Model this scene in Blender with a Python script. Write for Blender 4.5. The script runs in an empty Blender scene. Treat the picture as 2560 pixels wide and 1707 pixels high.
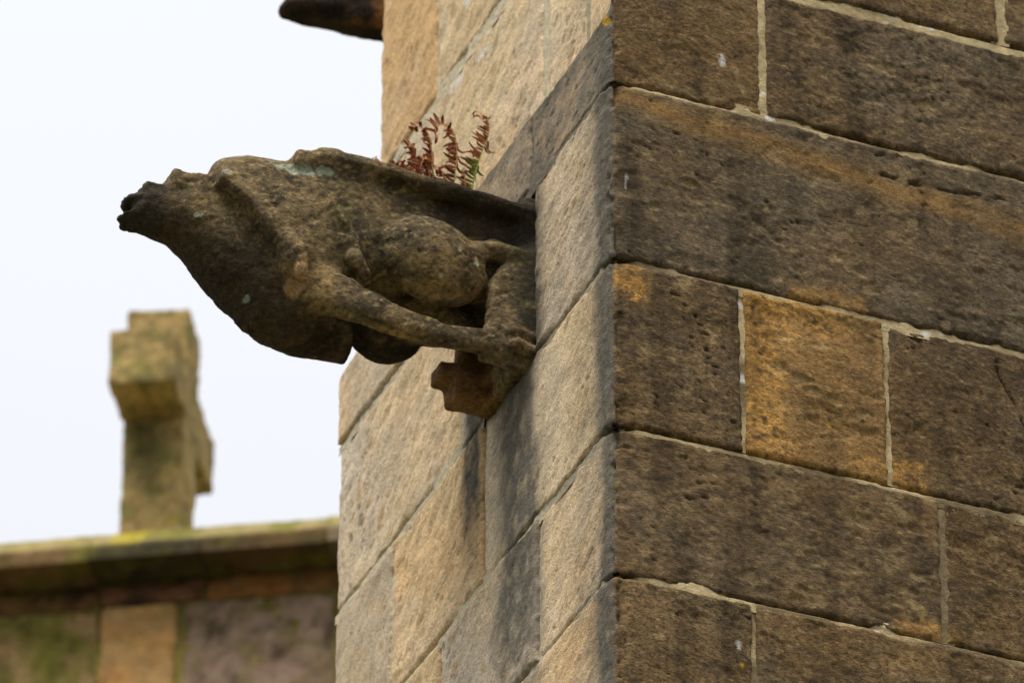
import bpy, math, random
import numpy as np
from mathutils import Vector, Matrix

R = math.radians
scene = bpy.context.scene
COL = scene.collection

# ------------------------------------------------------------------ camera
ELEV, AZ, ROLL = R(33.0), R(22.3), R(0.25)
FWD_H = Vector((math.sin(AZ), math.cos(AZ), 0))
RGT0 = Vector((math.cos(AZ), -math.sin(AZ), 0))
FWD = FWD_H * math.cos(ELEV) + Vector((0, 0, 1)) * math.sin(ELEV)
UP0 = -FWD_H * math.sin(ELEV) + Vector((0, 0, 1)) * math.cos(ELEV)
RGT = RGT0 * math.cos(ROLL) + UP0 * math.sin(ROLL)
UPV = -RGT0 * math.sin(ROLL) + UP0 * math.cos(ROLL)
CAM_POS = Vector((-4.33214, -10.05213, 1.59175))
cam_data = bpy.data.cameras.new('camera')
cam = bpy.data.objects.new('camera', cam_data)
COL.objects.link(cam)
m = Matrix((RGT, UPV, -FWD)).transposed().to_4x4()
m.translation = CAM_POS
cam.matrix_world = m
cam_data.sensor_width = 36.0
cam_data.lens = 36.0 * 16700.0 / 2560.0
cam_data.clip_start = 0.1
cam_data.clip_end = 5000.0
cam_data.dof.use_dof = True
cam_data.dof.focus_distance = 12.95
cam_data.dof.aperture_fstop = 5.6
scene.camera = cam

# ------------------------------------------------------------------ sky, sun, exposure
SUN_EL, SUN_AZ = R(65), R(233)          # azimuth clockwise from +Y of where the sun stands
world = bpy.data.worlds.new('World')
scene.world = world
world.use_nodes = True
wt = world.node_tree
wt.nodes.clear()
w_out = wt.nodes.new('ShaderNodeOutputWorld')
w_bg = wt.nodes.new('ShaderNodeBackground')
w_bg.inputs['Strength'].default_value = 0.0505
w_sky = wt.nodes.new('ShaderNodeTexSky')
w_sky.sky_type = 'NISHITA'
w_sky.sun_disc = False
w_sky.sun_elevation = SUN_EL
w_sky.sun_rotation = SUN_AZ
w_sky.dust_density = 3.0
w_tc = wt.nodes.new('ShaderNodeTexCoord')
w_sep = wt.nodes.new('ShaderNodeSeparateXYZ')
wt.links.new(w_tc.outputs['Generated'], w_sep.inputs[0])
w_map = wt.nodes.new('ShaderNodeMapRange')          # overcast: zenith brighter than horizon
w_map.inputs['From Min'].default_value = 0.0
w_map.inputs['From Max'].default_value = 1.0
w_map.inputs['To Min'].default_value = 0.62
w_map.inputs['To Max'].default_value = 1.38
wt.links.new(w_sep.outputs['Z'], w_map.inputs['Value'])
w_noise = wt.nodes.new('ShaderNodeTexNoise')
w_noise.inputs['Scale'].default_value = 3.0
w_noise.inputs['Detail'].default_value = 4.0
wt.links.new(w_tc.outputs['Generated'], w_noise.inputs['Vector'])
w_nm = wt.nodes.new('ShaderNodeMapRange')
w_nm.inputs['To Min'].default_value = 0.95
w_nm.inputs['To Max'].default_value = 1.05
wt.links.new(w_noise.outputs['Fac'], w_nm.inputs['Value'])
w_mul = wt.nodes.new('ShaderNodeMath'); w_mul.operation = 'MULTIPLY'
wt.links.new(w_map.outputs[0], w_mul.inputs[0])
wt.links.new(w_nm.outputs[0], w_mul.inputs[1])
w_cl = wt.nodes.new('ShaderNodeVectorMath'); w_cl.operation = 'SCALE'
w_cl.inputs[0].default_value = (8.2, 8.36, 8.78)
wt.links.new(w_mul.outputs[0], w_cl.inputs['Scale'])
w_mix = wt.nodes.new('ShaderNodeMix'); w_mix.data_type = 'RGBA'
w_mix.inputs['Factor'].default_value = 0.92
wt.links.new(w_sky.outputs[0], w_mix.inputs['A'])
wt.links.new(w_cl.outputs[0], w_mix.inputs['B'])
wt.links.new(w_mix.outputs['Result'], w_bg.inputs['Color'])
wt.links.new(w_bg.outputs[0], w_out.inputs[0])

sun_data = bpy.data.lights.new('sun', 'SUN')
sun_data.energy = 1.5
sun_data.angle = R(30)
sun_data.color = (1.0, 0.94, 0.85)
sun = bpy.data.objects.new('sun', sun_data)
COL.objects.link(sun)
to_sun = Vector((math.sin(SUN_AZ) * math.cos(SUN_EL), math.cos(SUN_AZ) * math.cos(SUN_EL), math.sin(SUN_EL)))
sun.rotation_euler = to_sun.to_track_quat('Z', 'Y').to_euler()
sun.location = (-8, -12, 20)

scene.view_settings.view_transform = 'Standard'
scene.view_settings.look = 'None'
scene.view_settings.exposure = 1.2
scene.view_settings.gamma = 1.0
scene.view_settings.use_curve_mapping = False

# ------------------------------------------------------------------ noise helpers (numpy)
_rng = np.random.RandomState(7)
_perm = np.concatenate([_rng.permutation(256)] * 3).astype(np.int32)
_g = _rng.normal(size=(256, 3)).astype(np.float32)
_g /= np.linalg.norm(_g, axis=1)[:, None]


def perlin(x, y, z):
    x = np.asarray(x, np.float32); y = np.asarray(y, np.float32); z = np.asarray(z, np.float32)
    x, y, z = np.broadcast_arrays(x, y, z)
    xi, yi, zi = np.floor(x).astype(np.int32), np.floor(y).astype(np.int32), np.floor(z).astype(np.int32)
    xf, yf, zf = x - xi, y - yi, z - zi
    xi &= 255; yi &= 255; zi &= 255
    u = xf * xf * xf * (xf * (xf * 6 - 15) + 10)
    v = yf * yf * yf * (yf * (yf * 6 - 15) + 10)
    w = zf * zf * zf * (zf * (zf * 6 - 15) + 10)
    res = 0
    for dx in (0, 1):
        for dy in (0, 1):
            for dz in (0, 1):
                h = _perm[_perm[_perm[xi + dx] + yi + dy] + zi + dz]
                g = _g[h]
                d = g[..., 0] * (xf - dx) + g[..., 1] * (yf - dy) + g[..., 2] * (zf - dz)
                wt_ = (u if dx else 1 - u) * (v if dy else 1 - v) * (w if dz else 1 - w)
                res = res + d * wt_
    return res * 1.5


def fbm(x, y, z, octv=4, gain=0.5, lac=2.03):
    a, f, s, n = 1.0, 1.0, 0.0, 0.0
    for i in range(octv):
        s = s + a * perlin(x * f + 17.3 * i, y * f + 5.1 * i, z * f + 9.7 * i)
        n += a
        a *= gain
        f *= lac
    return s / n


def sstep(e0, e1, x):
    t = np.clip((x - e0) / (e1 - e0), 0, 1)
    return t * t * (3 - 2 * t)


def srgb(r, g, b):
    c = np.array([r, g, b], np.float32) / 255.0
    return np.where(c <= 0.04045, c / 12.92, ((c + 0.055) / 1.055) ** 2.4).astype(np.float32)


def mixc(c, col, fac):
    return c + (np.asarray(col, np.float32) - c) * fac[..., None]


# ------------------------------------------------------------------ mesh helpers
def mesh_np(name, verts, quads, color=None, mat=None, smooth=True, grit=None):
    me = bpy.data.meshes.new(name)
    verts = np.asarray(verts, np.float32)
    quads = np.asarray(quads, np.int32)
    nf, k = quads.shape
    me.vertices.add(len(verts))
    me.vertices.foreach_set('co', verts.ravel())
    me.loops.add(nf * k)
    me.loops.foreach_set('vertex_index', quads.ravel())
    me.polygons.add(nf)
    me.polygons.foreach_set('loop_start', np.arange(0, nf * k, k, dtype=np.int32))
    me.update(calc_edges=True)
    if smooth:
        me.polygons.foreach_set('use_smooth', np.ones(nf, bool))
    if color is not None:
        at = me.attributes.new('Col', 'FLOAT_COLOR', 'POINT')
        c4 = np.ones((len(verts), 4), np.float32)
        c4[:, :3] = np.clip(color, 0.0, 0.95)
        if grit is not None:
            c4[:, 3] = grit
        at.data.foreach_set('color', c4.ravel())
    me.validate()
    if mat:
        me.materials.append(mat)
    return me


def put(name, me, parent=None):
    o = bpy.data.objects.new(name, me)
    COL.objects.link(o)
    if parent:
        o.parent = parent
    return o


def empty(name, loc=(0, 0, 0), rz=0.0):
    o = bpy.data.objects.new(name, None)
    o.location = loc
    o.rotation_euler = (0, 0, rz)
    o.empty_display_size = 0.2
    COL.objects.link(o)
    return o


def tag(o, label, cat, group=None):
    o['label'] = label
    o['category'] = cat
    if group:
        o['group'] = group
    return o


def box_np(x0, x1, y0, y1, z0, z1):
    v = [(x, y, z) for z in (z0, z1) for y in (y0, y1) for x in (x0, x1)]
    q = [(0, 2, 3, 1), (4, 5, 7, 6), (0, 1, 5, 4), (2, 6, 7, 3), (0, 4, 6, 2), (1, 3, 7, 5)]
    return np.array(v, np.float32), np.array(q, np.int32)


# ------------------------------------------------------------------ materials
def stone_mat(name, fine=220.0, mid=45.0, bump=0.5, stretch=(1, 1, 2.2), contrast=0.35, flat=None, spec=0.15):
    mt = bpy.data.materials.new(name)
    mt.use_nodes = True
    nt = mt.node_tree
    bs = nt.nodes['Principled BSDF']
    bs.inputs['Roughness'].default_value = 0.93
    bs.inputs['Specular IOR Level'].default_value = spec
    tc = nt.nodes.new('ShaderNodeTexCoord')
    mp = nt.nodes.new('ShaderNodeMapping')
    mp.inputs['Scale'].default_value = stretch
    nt.links.new(tc.outputs['Object'], mp.inputs['Vector'])
    n1 = nt.nodes.new('ShaderNodeTexNoise')
    n1.inputs['Scale'].default_value = fine
    n1.inputs['Detail'].default_value = 3.0
    n1.inputs['Roughness'].default_value = 0.6
    n2 = nt.nodes.new('ShaderNodeTexNoise')
    n2.inputs['Scale'].default_value = mid
    n2.inputs['Detail'].default_value = 5.0
    n2.inputs['Roughness'].default_value = 0.65
    for n in (n1, n2):
        nt.links.new(mp.outputs[0], n.inputs['Vector'])
    add = nt.nodes.new('ShaderNodeMath'); add.operation = 'ADD'
    nt.links.new(n1.outputs['Fac'], add.inputs[0])
    nt.links.new(n2.outputs['Fac'], add.inputs[1])
    mr = nt.nodes.new('ShaderNodeMapRange')
    mr.inputs['From Min'].default_value = 0.6
    mr.inputs['From Max'].default_value = 1.4
    mr.inputs['To Min'].default_value = 1.0 - contrast
    mr.inputs['To Max'].default_value = 1.0 + contrast
    nt.links.new(add.outputs[0], mr.inputs['Value'])
    sc = nt.nodes.new('ShaderNodeVectorMath'); sc.operation = 'SCALE'
    if flat is None:
        at = nt.nodes.new('ShaderNodeAttribute')
        at.attribute_name = 'Col'
        nt.links.new(at.outputs['Color'], sc.inputs[0])
    else:
        sc.inputs[0].default_value = flat
    nt.links.new(mr.outputs[0], sc.inputs['Scale'])
    if flat is None:
        n3 = nt.nodes.new('ShaderNodeTexNoise')
        n3.inputs['Scale'].default_value = fine * 0.62
        n3.inputs['Detail'].default_value = 2.0
        n3.inputs['Roughness'].default_value = 0.7
        m3 = nt.nodes.new('ShaderNodeMapping')
        m3.inputs['Scale'].default_value = (1, 1, 1.5)
        m3.inputs['Location'].default_value = (3.7, 1.3, 8.1)
        nt.links.new(tc.outputs['Object'], m3.inputs['Vector'])
        nt.links.new(m3.outputs[0], n3.inputs['Vector'])
        rp = nt.nodes.new('ShaderNodeValToRGB')
        el = rp.color_ramp.elements
        el[0].position = 0.30; el[0].color = (1.0, 1.0, 1.0, 1)
        el[1].position = 0.68; el[1].color = (0.15, 0.15, 0.15, 1)
        e2 = el.new(0.40); e2.color = (0.62, 0.62, 0.62, 1)
        e3 = el.new(0.57); e3.color = (0.54, 0.54, 0.54, 1)
        nt.links.new(n3.outputs['Fac'], rp.inputs[0])
        g1 = nt.nodes.new('ShaderNodeMath'); g1.operation = 'MULTIPLY_ADD'   # factor - 1
        g1.inputs[1].default_value = 1.75; g1.inputs[2].default_value = -1.0
        nt.links.new(rp.outputs[0], g1.inputs[0])
        g2 = nt.nodes.new('ShaderNodeMath'); g2.operation = 'MULTIPLY_ADD'
        g2.inputs[2].default_value = 1.0
        nt.links.new(g1.outputs[0], g2.inputs[0])
        nt.links.new(at.outputs['Alpha'], g2.inputs[1])
        sc2 = nt.nodes.new('ShaderNodeVectorMath'); sc2.operation = 'SCALE'
        nt.links.new(sc.outputs[0], sc2.inputs[0])
        nt.links.new(g2.outputs[0], sc2.inputs['Scale'])
        nt.links.new(sc2.outputs[0], bs.inputs['Base Color'])
    else:
        nt.links.new(sc.outputs[0], bs.inputs['Base Color'])
    bp = nt.nodes.new('ShaderNodeBump')
    bp.inputs['Strength'].default_value = bump
    bp.inputs['Distance'].default_value = 0.004
    nt.links.new(add.outputs[0], bp.inputs['Height'])
    nt.links.new(bp.outputs[0], bs.inputs['Normal'])
    return mt


M_STONE = stone_mat('weathered_sandstone', fine=230, mid=85, bump=0.7, stretch=(1, 1, 2.2), contrast=0.6)
M_GARG = stone_mat('carved_sandstone', fine=210, mid=70, bump=1.0, stretch=(1, 1, 1.5), contrast=0.55)
M_MORTAR = stone_mat('lime_mortar', fine=240, mid=60, bump=0.5, stretch=(1, 1, 1), contrast=0.25)
M_FAR = stone_mat('mossy_sandstone', fine=60, mid=16, bump=0.4, stretch=(1, 1, 1.4), contrast=0.3)
M_CORE = stone_mat('plain_sandstone', fine=60, mid=6, bump=0.4, stretch=(1, 1, 2), contrast=0.3, flat=(0.30, 0.23, 0.14))


def leaf_mat(name, rough=0.6, trans=0.15):
    mt = bpy.data.materials.new(name)
    mt.use_nodes = True
    nt = mt.node_tree
    bs = nt.nodes['Principled BSDF']
    at = nt.nodes.new('ShaderNodeAttribute')
    at.attribute_name = 'Col'
    nz = nt.nodes.new('ShaderNodeTexNoise')
    nz.inputs['Scale'].default_value = 180
    mr = nt.nodes.new('ShaderNodeMapRange')
    mr.inputs['To Min'].default_value = 0.6
    mr.inputs['To Max'].default_value = 1.4
    nt.links.new(nz.outputs['Fac'], mr.inputs['Value'])
    sc = nt.nodes.new('ShaderNodeVectorMath'); sc.operation = 'SCALE'
    nt.links.new(at.outputs['Color'], sc.inputs[0])
    nt.links.new(mr.outputs[0], sc.inputs['Scale'])
    nt.links.new(sc.outputs[0], bs.inputs['Base Color'])
    bs.inputs['Roughness'].default_value = rough
    return mt


M_FERN = leaf_mat('fern_leaf')

# ------------------------------------------------------------------ ground
def ground_mat():
    mt = bpy.data.materials.new('churchyard_grass')
    mt.use_nodes = True
    nt = mt.node_tree
    bs = nt.nodes['Principled BSDF']
    nz = nt.nodes.new('ShaderNodeTexNoise')
    nz.inputs['Scale'].default_value = 0.6
    nz.inputs['Detail'].default_value = 8
    tc = nt.nodes.new('ShaderNodeTexCoord')
    nt.links.new(tc.outputs['Object'], nz.inputs['Vector'])
    rp = nt.nodes.new('ShaderNodeValToRGB')
    rp.color_ramp.elements[0].position = 0.35
    rp.color_ramp.elements[0].color = (0.05, 0.06, 0.025, 1)
    rp.color_ramp.elements[1].position = 0.65
    rp.color_ramp.elements[1].color = (0.13, 0.115, 0.07, 1)
    nt.links.new(nz.outputs['Fac'], rp.inputs[0])
    nt.links.new(rp.outputs[0], bs.inputs['Base Color'])
    bs.inputs['Roughness'].default_value = 0.95
    return mt


gx = np.linspace(-1, 1, 41)
gx = np.sign(gx) * np.abs(gx) ** 3 * 2500
GX, GY = np.meshgrid(gx, gx, indexing='ij')
GZ = perlin(GX * 0.05, GY * 0.05, 0.3) * 0.06 - 0.08
gv = np.stack([GX, GY, GZ], -1).reshape(-1, 3)
ii = np.arange(41 * 41).reshape(41, 41)
gq = np.stack([ii[:-1, :-1], ii[1:, :-1], ii[1:, 1:], ii[:-1, 1:]], -1).reshape(-1, 4)
g = put('ground', mesh_np('ground', gv, gq, mat=ground_mat()))
g['kind'] = 'structure'

# ------------------------------------------------------------------ the tower: stones on an unwrapped strip
# strip coordinate a: a < 0 is the left face (plane x = sx, running +y), a > 0 the right face (plane y = 0, running +x)
ROUND = 0.016


def wrap(a, z, depth, sx):
    """strip point -> world; depth < 0 goes into the wall"""
    r = ROUND
    t = np.clip((a + r) / (2 * r), 0, 1)                 # 0 left face, 1 right face
    ang = t * math.pi / 2
    nx, ny = -np.cos(ang), -np.sin(ang)
    bx = np.where(a <= -r, 0.0, np.where(a >= r, a, r - r * np.cos(ang)))
    by = np.where(a >= r, 0.0, np.where(a <= -r, -a, r - r * np.sin(ang)))
    return np.stack([sx + bx + nx * depth, by + ny * depth, z + 0 * a], -1)


C_TAN = srgb(212, 190, 152)
C_TAN2 = srgb(208, 172, 124)
C_LILAC = srgb(200, 186, 166)
C_GREY = srgb(108, 102, 90)
C_DARK = srgb(52, 46, 38)
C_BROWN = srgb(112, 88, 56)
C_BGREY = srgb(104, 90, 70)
C_OCHRE = srgb(196, 148, 78)
C_LIGHT = srgb(172, 148, 104)
C_WHITE = srgb(214, 210, 198)
C_YELL = srgb(196, 150, 30)


def colour_right(a, z, rough, pit, spec):
    s = spec['seed']
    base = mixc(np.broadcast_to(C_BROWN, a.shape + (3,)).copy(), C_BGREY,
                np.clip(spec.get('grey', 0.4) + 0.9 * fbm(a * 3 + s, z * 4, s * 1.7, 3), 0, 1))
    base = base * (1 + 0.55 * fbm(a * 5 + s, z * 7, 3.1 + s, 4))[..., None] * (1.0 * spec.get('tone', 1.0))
    ks = 0.7 + 0.8 * ((s * 0.37) % 1.0)
    big = fbm(a * 14 * ks + s, z * 26 * ks, 1.3 + s, 4)
    base = mixc(base, C_DARK * 1.5, 0.45 * sstep(0.02, 0.38, big))
    base = mixc(base, C_LIGHT * 0.6, 0.45 * sstep(0.10, 0.5, -big))
    sp = perlin(a * 60 + s, z * 120, 2.0 + s)
    base = mixc(base, C_DARK, spec.get('speck', 0.4) * sstep(0.18, 0.5, sp))
    base = mixc(base, C_LIGHT * 0.8, 0.35 * sstep(0.28, 0.55, -sp))
    gr = perlin(a * 95 + s, z * 170, 6.0 + s)
    base = base * (1 + 0.5 * gr)[..., None]
    fl = fbm(a * 16 + 5 + s, z * 22, 8.0 + s, 3)
    base = mixc(base, C_LIGHT * 0.85, spec.get('fleck', 0.3) * sstep(0.33, 0.40, fl))
    base = mixc(base, C_DARK * 0.6, 0.85 * pit)
    for (kind, *p) in spec.get('patch', []):
        if kind == 'ochre':                                # a0, a1, z0, z1, softness, strength
            a0, a1, z0, z1, so, stn = p
            wob = 0.035 * fbm(a * 18 + s, z * 18, 4.0, 4)
            d = np.minimum.reduce([a - a0, a1 - a, z - z0, z1 - z]) + wob
            fld = sstep(-2.2 * so, 2.0 * so, d)
            mk = sstep(0.40, 0.62, fld + 0.55 * fbm(a * 26 + s, z * 34, 6.0, 4) + 0.18 * perlin(a * 75 + s, z * 95, 1.7)) * stn
            mk = np.maximum(mk, 0.45 * fld * stn)
            mk = mk * np.clip(0.8 + 0.9 * fbm(a * 10 + s, z * 10, 2.0, 3), 0.15, 1)
            base = mixc(base, C_OCHRE * (1 + 0.25 * sp + 0.3 * gr)[..., None], mk)
            base = mixc(base, C_DARK * 1.6, 0.6 * sstep(0.1, 0.4, mk) * sstep(0.22, 0.42, perlin(a * 78 + s, z * 88, 3.7)))
        if kind == 'band':                                 # z centre line a -> z0 + k a + curve, width
            z0, k, wdt, stn = p
            d = np.abs(z - (z0 + k * a + 0.02 * fbm(a * 4, 0.3, 2.0, 3)))
            mk = sstep(wdt, 0, d) * stn * (0.6 + 0.7 * fbm(a * 10, z * 30, 5.0, 3))
            base = mixc(base, C_OCHRE * 0.72, np.clip(mk, 0, 1))
        if kind == 'white':                                # small pale scar
            a0, z0, ra, rz = p
            d = np.sqrt(((a - a0) / ra) ** 2 + ((z - z0) / rz) ** 2) + 0.5 * perlin(a * 90, z * 90, 1.0)
            base = mixc(base, C_WHITE * 0.8, sstep(1.0, 0.6, d))
        if kind == 'yellow':
            a0, z0, ra = p
            d = np.hypot(a - a0, z - z0) / ra + 0.4 * perlin(a * 120, z * 120, 1.0)
            base = mixc(base, C_YELL, sstep(1.0, 0.6, d))
    # streaks of dirt running down
    stv = fbm(a * 12, z * 1.3, 12.0, 4)
    base = base * (1 - 0.42 * sstep(0.0, 0.4, stv) + 0.15 * sstep(0.0, 0.4, -stv))[..., None]
    return base


def colour_left(a, z, rough, pit, spec):
    s = spec['seed']
    y = -a
    base = np.broadcast_to(C_TAN, a.shape + (3,)).copy()
    base = mixc(base, C_TAN2, np.clip(spec.get('warm', 0.3) + 0.9 * fbm(y * 2.5 + s, z * 3, s, 3), 0, 1))
    base = mixc(base, C_LILAC, np.clip(spec.get('lilac', 0.3) + 1.0 * fbm(y * 3 + 7 + s, z * 3.2, s + 4, 3), 0, 1))
    base = base * (spec.get('ltone', 1.0) * (1 + 0.3 * fbm(y * 7 + s, z * 9, s + 2, 4)))[..., None]
    grain = fbm(y * 16 + s, z * 26 + y * 9, s + 1, 4)
    base = base * (1 + 0.55 * grain)[..., None]
    base = mixc(base, C_TAN2 * 0.62, 0.75 * sstep(0.15, 0.4, grain))
    base = mixc(base, C_DARK * 1.5, 0.75 * pit)
    # run-off stains with edges of their own
    wob = 0.055 * fbm(y * 6, z * 3.0, 3.3, 4) + 0.018 * fbm(y * 30, z * 16, 5.3, 3)
    n2 = fbm(y * 24, z * 20, 9.0, 4)
    def stain(c, mk, col=C_GREY):
        return mixc(c, col * (1 + 0.7 * n2)[..., None], np.clip(mk * (1.0 + 0.9 * n2), 0, 1))
    if spec.get('low', True):
        low = sstep(9.03, 8.95, z)
        # broad streak under the near side of the spout
        ysh = 0.035 * fbm(z * 2.2, 0.7, 1.9, 3) + 0.02 * (8.9 - z)
        mk = sstep(0.33, 0.42, y + wob * .8 + ysh) * sstep(0.64, 0.53, y + wob + ysh) * low * sstep(7.9, 8.4, z + wob)
        base = stain(base, mk * 0.95, C_GREY * 0.8)
        # narrow streak under the far side
        mk = sstep(0.66, 0.69, y + 0.3 * wob) * sstep(0.79, 0.73, y + wob * .6) * sstep(8.56, 8.80, z + 1.6 * wob) * sstep(9.1, 9.0, z)
        base = stain(base, mk, C_GREY * 0.55)
        # corner strip
        mk = sstep(0.10, 0.03, y + wob * 0.9)
        base = stain(base, mk * 1.15, C_GREY * 0.62)
        mk = sstep(0.26, 0.03, y + wob * 1.8) * 0.5
        base = stain(base, mk, C_GREY)
        # blackened stone round the spout's root
        mk = sstep(0.31, 0.385, y + wob * .5) * sstep(0.72, 0.66, y) * sstep(8.86, 8.9, z) * sstep(9.36, 9.3, z)
        base = stain(base, mk * 0.9, C_GREY * 0.7)
        # ledge course above the spout
        mk = sstep(9.30, 9.36, z + 0.5 * wob) * (0.55 + 0.7 * fbm(y * 4, z * 5, 6.6, 3)) * sstep(1.05, 0.85, y)
        base = stain(base, np.clip(mk, 0, 1), C_GREY * 0.85)
        mk = sstep(9.44, 9.52, z + 0.6 * wob) * sstep(1.05, 0.85, y)
        base = stain(base, mk * 0.7, C_GREY * 0.7)
        d = np.hypot(y - 0.03, z - 9.49) / 0.014 + 0.5 * perlin(y * 90, z * 90, 1.0)
        base = mixc(base, C_YELL, sstep(1.0, 0.6, d) * 0.8)
    for (kind, *p) in spec.get('patch', []):
        if kind == 'lwhite':
            y0, z0, ra, rz = p
            d = np.sqrt(((y - y0) / ra) ** 2 + ((z - z0) / rz) ** 2) + 0.6 * perlin(y * 60, z * 80, 1.0)
            base = mixc(base, C_WHITE, sstep(1.0, 0.6, d))
    return base


JOINTS = []


def poly_dist(a, z, pts):
    d = np.full(a.shape, 9.0)
    for (p, q) in zip(pts[:-1], pts[1:]):
        ex, ez = q[0] - p[0], q[1] - p[1]
        t = np.clip(((a - p[0]) * ex + (z - p[1]) * ez) / (ex * ex + ez * ez), 0, 1)
        d = np.minimum(d, np.hypot(a - p[0] - t * ex, z - p[1] - t * ez))
    return d


def scale_mask(a, z, a0, z0, r, s):
    d = np.sqrt(((a - a0) / r) ** 2 + ((z - z0) / (0.6 * r)) ** 2) + 1.5 * fbm(a * 40 + s, z * 60, 4.2, 4)
    return sstep(1.0, 0.86, d)


def stone(name, a0, a1, z0, z1, sx, spec, parent, res=0.004, joint=0.0048, ztop=None, zbot=None, rise=0.0, back=0.07):
    """one ashlar: irregular outline, worn arrises, pitted face, returns running into the wall"""
    JOINTS.append((a0, a1, z0 if zbot is None else None, z0, z1 if ztop is None else None, z1, sx, zbot))
    s = spec['seed']
    a0j, a1j, z0j, z1j = a0 + joint, a1 - joint, z0 + joint, z1 - joint
    na = max(6, int(round((a1j - a0j) / res))); nz = max(6, int(round((z1j - z0j) / res)))
    A = np.linspace(a0j, a1j, na + 1)[:, None] + np.zeros((1, nz + 1))
    T = np.linspace(0, 1, nz + 1)[None, :] + np.zeros((na + 1, 1))
    zb = z0j if zbot is None else zbot(A) + joint
    zt = z1j if ztop is None else ztop(A) - joint
    Zc = zb + (zt - zb) * T
    H = zt - zb
    # distances to the edges of the block
    dl, dr = A - a0j, a1j - A
    db, dt = T * H, (1 - T) * H
    # irregular outline
    ea = 0.0035 * fbm(Zc * 13 + s, A * 13, s + 3.3, 3) + 0.0022 * perlin(Zc * 60, A * 60, s)
    ez = 0.0035 * fbm(A * 13 + s, Zc * 13, s + 8.3, 3) + 0.0022 * perlin(A * 60, Zc * 60, s + 5)
    ea = ea * (1 + 1.2 * (a1 <= 0)); ez = ez * (1 + 1.0 * sstep(0.0, -0.05, A))
    fa = np.minimum(dl, dr); fz = np.minimum(db, dt)
    Aw = A + ea * np.exp(-fa / 0.02)
    Zw = Zc + ez * np.exp(-fz / 0.02)
    # chipped arrises
    rr = 0.011 * (1.0 + 1.1 * fbm(A * 9 + s, Zc * 9, s + 1.1, 3))
    rr = np.clip(rr, 0.003, 0.03) * spec.get('arris', 1.0)
    ed = np.minimum(fa, fz) + 0.002 * perlin(A * 45, Zc * 45, s)
    q = np.clip(1 - ed / rr, 0, 1)
    depth = -rr * 0.7 * (1 - np.sqrt(np.clip(1 - q * q, 0, 1)))
    # face relief: lumps, delaminated flakes, pits along the bedding
    left = sstep(0.01, -0.01, A)
    lump = 0.0045 * fbm(A * 5 + s, Zc * 7, s + 2.2, 3)
    fl = fbm(A * 11 + s, Zc * 17, s + 5.5, 4)
    flake = -0.002 * sstep(0.10, 0.16, fl) - 0.002 * sstep(0.30, 0.34, fl)
    grain = 0.0016 * fbm(A * 40 + s, Zc * 75, s + 7.7, 3)
    pn = perlin(A * 40 + s, Zc * 105 + 6 * np.sin(A * 5), s + 9.9)
    pit = sstep(0.64, 0.78, pn + 0.55 * fbm(A * 4 + s, Zc * 4, s, 2) + spec['pits']) * (1 - left)
    pl = perlin(A * 48 + s, Zc * 78 - A * 30, s + 19.9)
    pit = pit + left * 0.6 * sstep(0.54, 0.66, pl + 0.5 * fbm(A * 5 + s, Zc * 5, s, 2))
    lrel = 0.0048 * fbm(A * 13 + s, Zc * 22 - A * 9, s + 4.4, 4) + 0.004 * fbm(A * 4, Zc * 4, s, 2)
    depth = depth + lump * (1 - left) + (flake * (1 - left) + grain * (1 - 0.3 * left)) * spec.get('relief', 1.0)
    depth = depth + lrel * left * spec.get('relief', 1.0) - (0.005 - 0.0025 * left) * pit * sstep(0.0, 0.01, ed)
    crk = np.zeros_like(depth)
    for pts in spec.get('cracks', []):
        crk = np.maximum(crk, sstep(0.0042, 0.0005, poly_dist(A, Zc + 0.012 * fbm(A * 24, Zc * 24, s, 4), pts)) * sstep(-0.25, 0.0, fbm(A * 16, Zc * 16, s + 3, 2)))
    scl = np.zeros_like(depth)
    for (sa, sz, sr) in spec.get('scales', []):
        scl = np.maximum(scl, scale_mask(A, Zc, sa, sz, sr, s))
    depth = depth - 0.007 * crk - 0.0035 * scl
    cz = fbm(Zc * 9 + s, A * 14, s + 6.1, 4)
    depth = depth - sstep(0.045, 0.0, np.abs(A)) * (0.020 * sstep(0.06, 0.34, cz) + 0.004 * (1 + perlin(Zc * 34, A * 20, s)))
    depth = depth + spec.get('proud', 0.0)
    colr = colour_right(A, Zc, None, pit, spec) if a1 > 0 else None
    coll = colour_left(A, Zc, None, pit, spec) if a0 < 0 else None
    if colr is None: colv = coll
    elif coll is None: colv = colr
    else: colv = colr + (coll - colr) * sstep(0.012, -0.006, A + 0.006 * perlin(Zc * 30, 0.5, s))[..., None]
    colv = mixc(colv, C_LIGHT * 0.8, 0.4 * scl)
    colv = mixc(colv, C_DARK * 0.5, 0.8 * crk)
    P = wrap(Aw, Zw, depth, sx)
    # returns: a ring of vertices behind the outline
    V = P.reshape(-1, 3)
    Cc = colv.reshape(-1, 3)
    idx = np.arange((na + 1) * (nz + 1)).reshape(na + 1, nz + 1)
    Q = [np.stack([idx[:-1, :-1], idx[1:, :-1], idx[1:, 1:], idx[:-1, 1:]], -1).reshape(-1, 4)]
    ring = np.concatenate([idx[:, 0], idx[-1, 1:], idx[-2::-1, -1], idx[0, -2:0:-1]])
    Ar, Zr = Aw.reshape(-1)[ring], Zw.reshape(-1)[ring]
    # the corner return must not turn inside out: pull the back ring along the face normals
    Bk = wrap(Ar, Zr, np.full(len(ring), -1.0) * np.minimum(back, np.where(np.abs(Ar) < back + 0.02, np.maximum(np.abs(Ar) - 0.01, 0.004), back)), sx)
    istop = np.isin(ring, idx[:, -1])
    Bk[:, 2] += np.where(istop, rise, 0.0)
    nb = len(V)
    n = len(ring)
    k = np.arange(n)
    Q.append(np.stack([ring[k], nb + k, nb + (k + 1) % n, ring[(k + 1) % n]], -1))
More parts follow.
